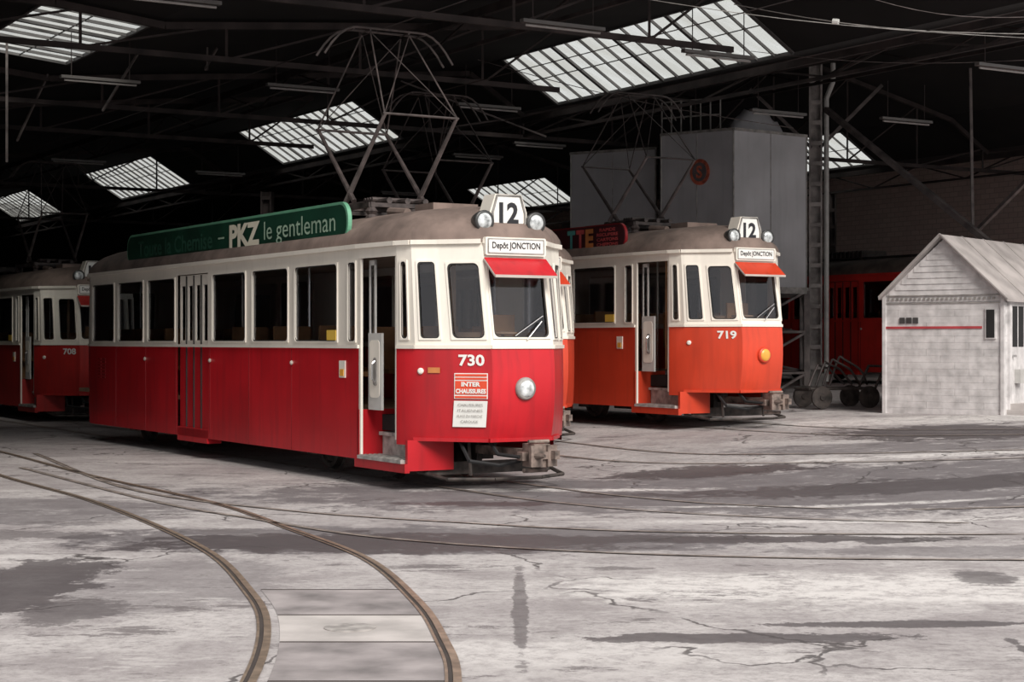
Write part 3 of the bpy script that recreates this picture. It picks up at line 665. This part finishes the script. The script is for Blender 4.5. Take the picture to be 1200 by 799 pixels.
wl=MB(); wl.quad(W(3,20,-.2),W(3,T1,-.2),W(3,T1,7.2),W(3,20,7.2)); wl.quad(W(3,20,-.2),W(-16,20,-.2),W(-16,20,7.4),W(3,20,7.2)); tag(wl.build('wall_left_light_block',M['truss']),kind='structure')  # out-of-view wall brought in close to block light and darken the shed

def roofz(w): return interp(w,prof)
ords=['first','second','third','fourth','fifth','sixth','seventh','eighth']
for k,(t,wmax) in enumerate(((21.0,16.8),(26.0,16.8),(32.4,38.3),(36.6,16.8),(49.6,38.3),(63.5,38.3))):
    root=empty('roof_truss',W(12,t,6.2)); tag(root,'sooty steel lattice roof truss, %s back from the open front'%ords[k],'roof truss','roof trusses across the shed')
    O=W(12,t,6.2)
    def L_(w,z): return W(w,t,z)-O
    zb=6.2; w_0=3.2
    b=MB(); b.bar(L_(w_0,zb),L_(wmax,zb),.07,.09); b.build('bottom_chord',M['truss'],root)
    b=MB(); 
    for (a,c),(d,e) in zip(prof,prof[1:]):
        if a>=wmax: break
        if d<=w_0: continue
        d2=min(d,wmax); e2=c+(e-c)*(d2-a)/(d-a)
        a2=max(a,w_0); c2=c+(e-c)*(a2-a)/(d-a)
        b.bar(L_(a2+.01,c2-.12),L_(d2,e2-.12),.09,.11)
    b.build('top_chord',M['truss'],root)
    w_=w_0
    while w_<wmax:
        b=MB(); b.bar(L_(w_,zb),L_(w_,roofz(w_)-.12),.04); e=min(wmax,w_+2.4); b.bar(L_(w_,zb),L_(e,roofz(e)-.12),.035)
        b.build('web_brace',M['truss'],root); w_+=2.4
gl=[(20.0,'under the line of large rooflights'),(26.0,'over the grey enclosure'),(34.6,'under the farthest row of rooflights'),(14.0,'over the trams between the rooflight rows')]
for wv,d in gl:
    root=MB(); zz=roofz(wv)-.2; dd=.35 if wv==20 else .5
    root.bar(W(wv,T0,zz),W(wv,T1-1,zz),.10,.14); root.bar(W(wv,T0,zz-dd),W(wv,T1-1,zz-dd),.06,.06)
    t=T0; i=0
    while t<T1-4: root.bar(W(wv,t,zz-dd if i%2 else zz),W(wv,t+1.8,zz if i%2 else zz-dd),.035); t+=1.8; i+=1
    tag(root.build('lattice_girder',M['truss']),'lengthwise lattice girder '+d,'girder','lengthwise roof girders')
rodspec=[((240,82),(288,-5),31),((243,0),(243,82),31),((20,165),(62,75),33),((120,130),(185,25),31),((8,5),(8,190),30),((470,95),(640,160),35)]
rn=['slanting stay rod at upper left beside the upright rod','upright stay rod at upper left','slanting stay rod at the far left edge','slanting stay rod below the top left rooflight','upright hanger at the far left edge','slanting rod above the leading tram']
for k,(a,b,Z) in enumerate(rodspec):
    A=pix(*a,Z); B=pix(*b,Z-.6)
    for q,o_ in ((A,B),(B,A)):
        lim=roofz(CS*q.x+SN*q.y)-.05
        if q.z>lim and abs(q.z-o_.z)>1:
            f=(q.z-lim)/(q.z-o_.z); q.x+=(o_.x-q.x)*f; q.y+=(o_.y-q.y)*f; q.z=lim
    m_=MB(); m_.bar(A,B,.035); tag(m_.build('stay_rod',M['psteel']),rn[k],'stay rod','roof stay rods')
def column(w,t,label,pipe=False,m='truss'):
    b=W(w,t,0); z0=gz(b.x,b.y); r=empty('steel_column',(b.x,b.y,z0),-.2); tag(r,label,'column','steel roof columns')
    H=roofz(w)-(.72 if not pipe else .1)-z0; m_=MB(); m_.bx(-.16,-.12,-.15,.15,.3,H); m_.bx(.12,.16,-.15,.15,.3,H); m_.bx(-.12,.12,-.02,.02,.3,H)
    for k in range(int(H/.5)): m_.bx(-.12,.12,-.15,-.13,.4+.5*k,.5+.5*k)
    m_.build('shaft',M[m],r)
    m_=MB(); m_.bx(-.25,.25,-.25,.25,-.05,.3); m_.build('base',M['grey'],r)
    if pipe:
        m_=MB()
        for s_ in (-1,1): m_.bar((s_*.1,0,H-2.2),(s_*1.6,0,H-.7),.08)
        m_.build('knee_brace',M['psteel'],r)
        m_=MB(); m_.path([(.26,-.12,0.1),(.26,-.12,H-1.0),(.42,-.12,H-.6),(.42,-.12,H-.15)],.065,10); m_.build('downpipe',M['lgrey'],r)
column(28.2,32.0,'tall steel column with a downpipe between the orange-red tram and the white hut',True,'colst')
column(20.0,46.8,'steel column far behind the leading tram')
column(34.6,38.6,'steel column in front of the brick wall behind the hut')
column(34.6,53.,'farthest steel column before the brick wall')
for k,(a,Za,b,Zb,th) in enumerate([((968,128),40,(1215,330),34,.12),((1145,270),36,(1215,200),34,.08),((1137,80),38,(1140,270),38,.06)]):
    m_=MB(); m_.bar(pix(*a,Za),pix(*b,Zb),th); tag(m_.build('raking_strut',M['psteel']),['long slanting strut from the tall column down behind the hut','short slanting strut at the right edge above the hut','thin upright hanger above the hut roof'][k],'strut')
tl=[(118,97,'near the top left'),(355,106,'above the green roof board'),(660,34,'left of the largest rooflight'),(92,191,'small one left of the small rooflights'),(258,205,'right of the third rooflight of the line'),(470,228,'just above the leading tram roof'),(573,128,'between the two large rooflights'),(1062,144,'right of the tall column'),(912,135,'left of the tall column'),(1180,83,'at the right edge'),(842,68,'across the largest rooflight'),(200,3,'at the top edge'),(560,185,'over the hidden tram'),(632,172,'beside the grey enclosure')]
for x,y,d in tl:
    zz=6.0; Z=2000*(zz-1.65)/(399.5-y); Z=min(Z,60); c=pix(x,y,Z); r=empty('tube_light',c,math.atan2(SN,CS)); tag(r,'unlit fluorescent tube light '+d,'light','tube lights under the roof')
    m_=MB(); m_.bx(-.68,.68,-.05,.05,.03,.08); m_.build('fitting',M['tube'],r)
    m_=MB(); m_.tube((-.62,0,0),(.62,0,0),.018); m_.build('tube',M['tubeg'],r)
    for q in (-.5,.5):
        m_=MB(); m_.tube((q,0,.08),(q,0,.8),.008); m_.build('hanger',M['truss'],r)
for w_,nm in ((9.82,'over the leading tram'),(13.42,'over the hidden tram'),(17.05,'over the orange-red tram')):
    z_=5.60+gz(*W(w_,25,0)[:2]); m_=MB(); m_.path([W(w_,t,z_) for t in (4,20,40,60,80)],.008,5); tag(m_.build('contact_wire',M['truss']),'overhead contact wire '+nm,'wire','overhead wires')
for k,(a,b,Z) in enumerate([((650,-20),(1210,45),22),((860,5),(1210,40),24),((1000,-8),(1210,20),22),((560,70),(930,150),30),((880,60),(1210,70),28)]):
    m_=MB(); A=pix(*a,Z+1); B=pix(*b,Z-1); pts=[A.lerp(B,i/8)-V((0,0,.12*math.sin(math.pi*i/8))) for i in range(9)]; m_.path(pts,.007 if k%2 else .005,5)
    o=m_.build('span_wire',M['grey'] if k<2 else M['psteel']); tag(o,['longest span wire','second span wire','topmost span wire','lower span wire across the hidden tram','span wire in front of the tall column top'][k]+' at upper right','wire','span wires')
    if k==1:
        q=MB(); q.tube(A.lerp(B,.35)-V((0,0,.1)),A.lerp(B,.37)-V((0,0,.1)),.04); q.build('insulator',M['white'],o)

# ---------------------------------------------------------------- grey enclosure
r=empty('raised_enclosure',(4,39.5,gz(4,39.5))); tag(r,'raised grey sheet metal enclosure on lattice legs behind the orange-red tram','enclosure')
O=r.location.copy(); zb=2.75
def shell(pts,zt,nm):
    n=len(pts); m_=MB()
    m_.add([V((x,y,zb))-O for x,y in pts]+[V((x,y,zt))-O for x,y in pts],[tuple(range(n-1,-1,-1)),tuple(range(n,2*n))]+[(k,(k+1)%n,n+(k+1)%n,n+k) for k in range(n)]); sh=m_.build(nm,M['box'],r)
    m_=MB()
    for k in range(n):
        a=V((*pts[k],zb))-O; b=V((*pts[(k+1)%n],zb))-O; m_.bar(a,b,.10,.14); m_.bar(a+V((0,0,zt-zb)),b+V((0,0,zt-zb)),.06,.06)
        m_.bar(a,a+V((0,0,zt-zb)),.03)
        nn_=max(1,int((b-a).length/.9))
        for q in range(1,nn_):
            c=a.lerp(b,q/nn_); m_.bar(c,c+V((0,0,zt-zb)),.02)
    m_.build('edge_trim',M['grey'],sh); return sh
zt=6.15
shell([(3.26,37.3),(4.70,36.2),(6.47,37.5),(6.9,40.6),(3.6,41.5)],6.15,'shell')
shell([(1.35,39.2),(3.2,38.1),(3.5,41.4),(2.2,42.3)],5.95,'side_section')
pts=[(1.4,39.2),(3.26,37.3),(4.70,36.2),(6.47,37.5),(6.9,40.6),(2.4,42.2)]; n=len(pts)
m_=MB()
for k in range(n):
    a=V((*pts[k],0))-O; b=V((*pts[(k+1)%n],0))-O; z0=.45-O.z+.1; a0=a+V((0,0,z0)); a1=a+V((0,0,zb)); b0=b+V((0,0,z0)); b1=b+V((0,0,zb))
    m_.bar(a0,a1,.12)
    for q in range(3):
        f0=q/3; f1=(q+1)/3; m_.bar(a0.lerp(a1,f0),b0.lerp(b1,f1),.05); m_.bar(a0.lerp(a1,f1),b0.lerp(b1,f1),.05)
m_.build('lattice_leg_frame',M['psteel'],r)
a=V((4.70,36.2,0)); b=V((3.26,37.3,0)); rt=(a-b).normalized(); c=b.lerp(a,.55)-O+V((0,0,5.28)); nn=rt.cross(V((0,0,1)))
m_=MB(); N_=32; m_.prism([(.24*math.cos(2*math.pi*k/N_),.28*math.sin(2*math.pi*k/N_)) for k in range(N_)],c+nn*.01,rt,(0,0,1),.03); e=m_.build('emblem',M['emb'],r); e['label']='faded orange-red ring emblem'
m_=MB(); m_.prism([(.175*math.cos(2*math.pi*k/N_),.205*math.sin(2*math.pi*k/N_)) for k in range(N_)],c+nn*.04,rt,(0,0,1),.01); m_.build('emblem_field',M['embin'],e)
text('emblem_mark','S',.15,.27,c+nn*.052,rt,(0,0,1),M['emb'],e,.03)
m_=MB()
for k in range(7):
    p=V((3.3+.2*k,37.6-.12*k,zt))-O; m_.tube(p,p+V((0,0,.75)),.018)
for h in (.4,.75): m_.bar(V((3.3,37.6,zt+h))-O,V((4.5,36.88,zt+h))-O,.03)
m_.build('top_railing',M['grey'],r)
tp=MB(); nx,ny=14,8; vv=[]
for j in range(ny):
    for i in range(nx):
        u=i/(nx-1); v=j/(ny-1); hgt=math.sin(math.pi*u)**.6*math.sin(math.pi*v)**.6*(.6+.2*R.random()) if 0<i<nx-1 and 0<j<ny-1 else 0
        p=V((4.7,37.2,zt)).lerp(V((6.2,38.2,zt)),u)+V((.0,1.2,0))*v; p.z=zt+.01+hgt; vv.append(p)
tp.add(vv,[(j*nx+i,j*nx+i+1,(j+1)*nx+i+1,(j+1)*nx+i) for j in range(ny-1) for i in range(nx-1)])
tag(tp.build('tarpaulin',M['box'],None,True),'crumpled grey tarpaulin heaped on top of the raised enclosure','tarpaulin')

# ---------------------------------------------------------------- hut
hx,hy=6.34,29.04; hz=gz(7.2,28.4)-.03
r=empty('hut',(hx,hy,hz),math.atan2(-.6,.8)); tag(r,'small white weatherboard hut with gabled roof and red stripe at right','hut')
Wd,Dp,He,Hp=2.07,4.0,2.02,2.95
m_=MB(); m_.add([(0,0.01,0),(Wd-.01,.01,0),(Wd-.01,.01,He),(Wd/2,.01,Hp-.02),(0,.01,He),(0,Dp,0),(Wd-.01,Dp,0),(Wd-.01,Dp,He),(Wd/2,Dp,Hp-.02),(0,Dp,He)],[(0,1,2,3,4),(9,8,7,6,5),(0,5,6,1),(1,6,7,2),(4,9,5,0),(2,7,8,3),(3,8,9,4)]); body=m_.build('walls',M['hut'],r)
m_=MB(); z=1.90
while z<Hp-.1:
    h=.096; zt_=z+h
    if zt_<He: x0,x1=0,Wd
    else:
        f=(zt_-He)/(Hp-He); x0,x1=Wd/2*f,Wd-Wd/2*f
    if x1-x0>.1:
        m_.add([(x0,.009,z+h),(x1,.009,z+h),(x1,-.003,z),(x0,-.003,z),(x0,.01,z),(x1,.01,z)],[(0,3,2,1),(3,4,5,2)])
    z+=.10
m_.build('gable_boards',M['hut'],r)
m_=MB(); z=.01; j=0
while z<1.84:
    x=-.25*(j%4)
    while x<Wd:
        a=max(0,x)+.002; b=min(Wd,x+1.0)-.002
        if b-a>.05: m_.bx(a,b,-.003-.0015*R.random(),.01,z,z+.1075)
        x+=1.0
    m_.bx(Wd-.01,Wd+.006,0,Dp,z,z+.1075)
    z+=.11; j+=1
m_.build('wall_courses',M['hut'],r)
for x in (0,Wd):
    m_=MB(); m_.bx(x-.03,x+.03,-.03,.03,0,He); m_.build('corner_board',M['hut'],r)
m_=MB(); m_.bx(.03,1.72,-.018,-.004,1.45,1.49); m_.build('red_stripe',M['hutred'],r)
for k in range(3):
    m_=MB(); m_.bx(.28+.12*k,.37+.12*k,-.024,-.004,1.54,1.64); m_.build('vent',M['rim'],r)
m_=MB(); 
for k in range(24): m_.bx(.06+.08*k,.10+.08*k,-.022,-.005,1.93,1.97)
m_.bx(.03,Wd-.03,-.018,-.004,1.87,1.885); m_.bx(.03,Wd-.03,-.018,-.004,2.0,2.015); m_.build('eaves_trim',M['grey'],r)
m_=MB(); m_.bx(1.78,1.96,-.03,-.005,1.28,1.78); f=m_.build('side_window',M['hut'],r)
m_=MB(); m_.bx(1.80,1.94,-.036,-.03,1.30,1.76); m_.build('pane',M['black'],f)
for s_ in (0,1):
    sl_=(Hp+.03-(He-.02))/(Wd/2)
    m_=MB(); ex=(-.06 if s_==0 else Wd+.12); ez=He-.02-sl_*(.06 if s_==0 else .12)
    a=(ex,-.12,ez); b=(Wd/2,-.12,Hp+.03); c=(Wd/2,Dp+.1,Hp+.03); d=(ex,Dp+.1,ez)
    m_.add([a,b,c,d]+[(p[0],p[1],p[2]+.04) for p in (a,b,c,d)],[(0,1,2,3),(7,6,5,4),(0,4,5,1),(1,5,6,2),(2,6,7,3),(3,7,4,0)]); 
    for k in range(5):
        y=-.12+k*.95; m_.bar((ex,y,ez+.045),(Wd/2,y,Hp+.075),.025,.02)
    m_.build('roof_slope',M['hutroof'],r)
m_=MB(); m_.bx(Wd,Wd+.05,.18,.26,.1,1.98); m_.bx(Wd,Wd+.05,.9,.98,.1,1.98); m_.bx(Wd,Wd+.05,.18,.98,1.9,1.98); m_.build('door_surround',M['hut'],r)
m_=MB(); m_.bx(Wd,Wd+.035,.26,.9,.1,1.9); d=m_.build('door',M['hut'],r)
for (y0,y1) in ((.33,.55),(.6,.83)):
    m_=MB(); m_.bx(Wd+.035,Wd+.04,y0,y1,1.15,1.82); m_.build('door_pane',M['black'],d)
m_=MB(); m_.tube((Wd+.03,.33,1.0),(Wd+.10,.33,1.0),.02); m_.build('door_knob',M['chrome'],d)
m_=MB(); m_.bx(Wd+.035,Wd+.14,.42,.62,.55,.78); m_.build('letter_box',M['lgrey'],d)
m_=MB(); m_.bx(Wd,Wd+.5,.15,1.1,0,.12); m_.bx(Wd,Wd+.28,.2,1.05,.12,.22); m_.build('doorstep',M['slab'],r)
m_=MB(); m_.bx(Wd+.02,Wd+.25,1.1,1.9,1.05,1.12); m_.bx(Wd+.02,Wd+.08,1.15,1.2,.6,1.05); m_.build('shelf',M['hutred'],r)
r=empty('hand_trolley',(6.0,31.0,gz(6.0,31.0)),.3); tag(r,'rusty hand trolley with bent pipes beside the white hut','trolley')
m_=MB()
for y in (-.3,.3): m_.path([(-.8,y,.35),(.5,y,.35),(.7,y,.75)],.025)
for x in (-.8,-.35,.1,.5): m_.tube((x,-.3,.35),(x,.3,.35),.02)
m_.path([(.7,-.3,.75),(.7,.3,.75)],.025); m_.build('frame',M['steel'],r)
for x in (-.6,.35):
    for y in (-.36,.36):
        w_=MB(); w_.lathe([(.2,-.025),(.2,.025)],(x,y,.2),(0,1,0),18); w_.lathe([(.05,-.05),(.05,.05)],(x,y,.2),(0,1,0),10); w_.build('wheel',M['steel'],r)
for k in range(4):
    pp=[(-.8+.2*k,-.25+.12*k),(-.6+.2*k,-.2+.1*k),(-.2+.15*k,.1-.1*k),(.15+.1*k,.2-.1*k)]
    sp=[tuple(q) for q in smooth(pp,4)]
    m_=MB(); m_.path([(q[0],q[1],interp(i/(len(sp)-1),[(0,.4),(.33,.78+.05*k),(.66,.7),(1,.42)])) for i,q in enumerate(sp)],.022)
    tag(m_.build('bent_pipe',M['pan'],None),'bent pipe lying on the rusty trolley beside the hut','pipe','bent pipes on the trolley').matrix_world=Matrix.Translation(r.location)@Matrix.Rotation(.3,4,'Z')

# ---------------------------------------------------------------- light and camera
wd=bpy.data.worlds.new('World'); SC.world=wd; wd.use_nodes=True; N=wd.node_tree.nodes; L=wd.node_tree.links
bg=N['Background']; bg.inputs[0].default_value=(1.0,.99,.985,1); bg.inputs[1].default_value=.82
sd=bpy.data.lights.new('sun','SUN'); sd.energy=3.6; sd.angle=math.radians(25); sd.color=(1,.95,.885); so=bpy.data.objects.new('sun',sd); C.objects.link(so)
so.rotation_euler=V((-.36,.76,-.62)).to_track_quat('-Z','Y').to_euler()
cam=bpy.data.cameras.new('camera'); cam.lens=60; cam.sensor_width=36; cam.clip_end=300
co=bpy.data.objects.new('camera',cam); C.objects.link(co); co.location=(0,0,1.65); co.rotation_euler=(math.pi/2,0,0); SC.camera=co
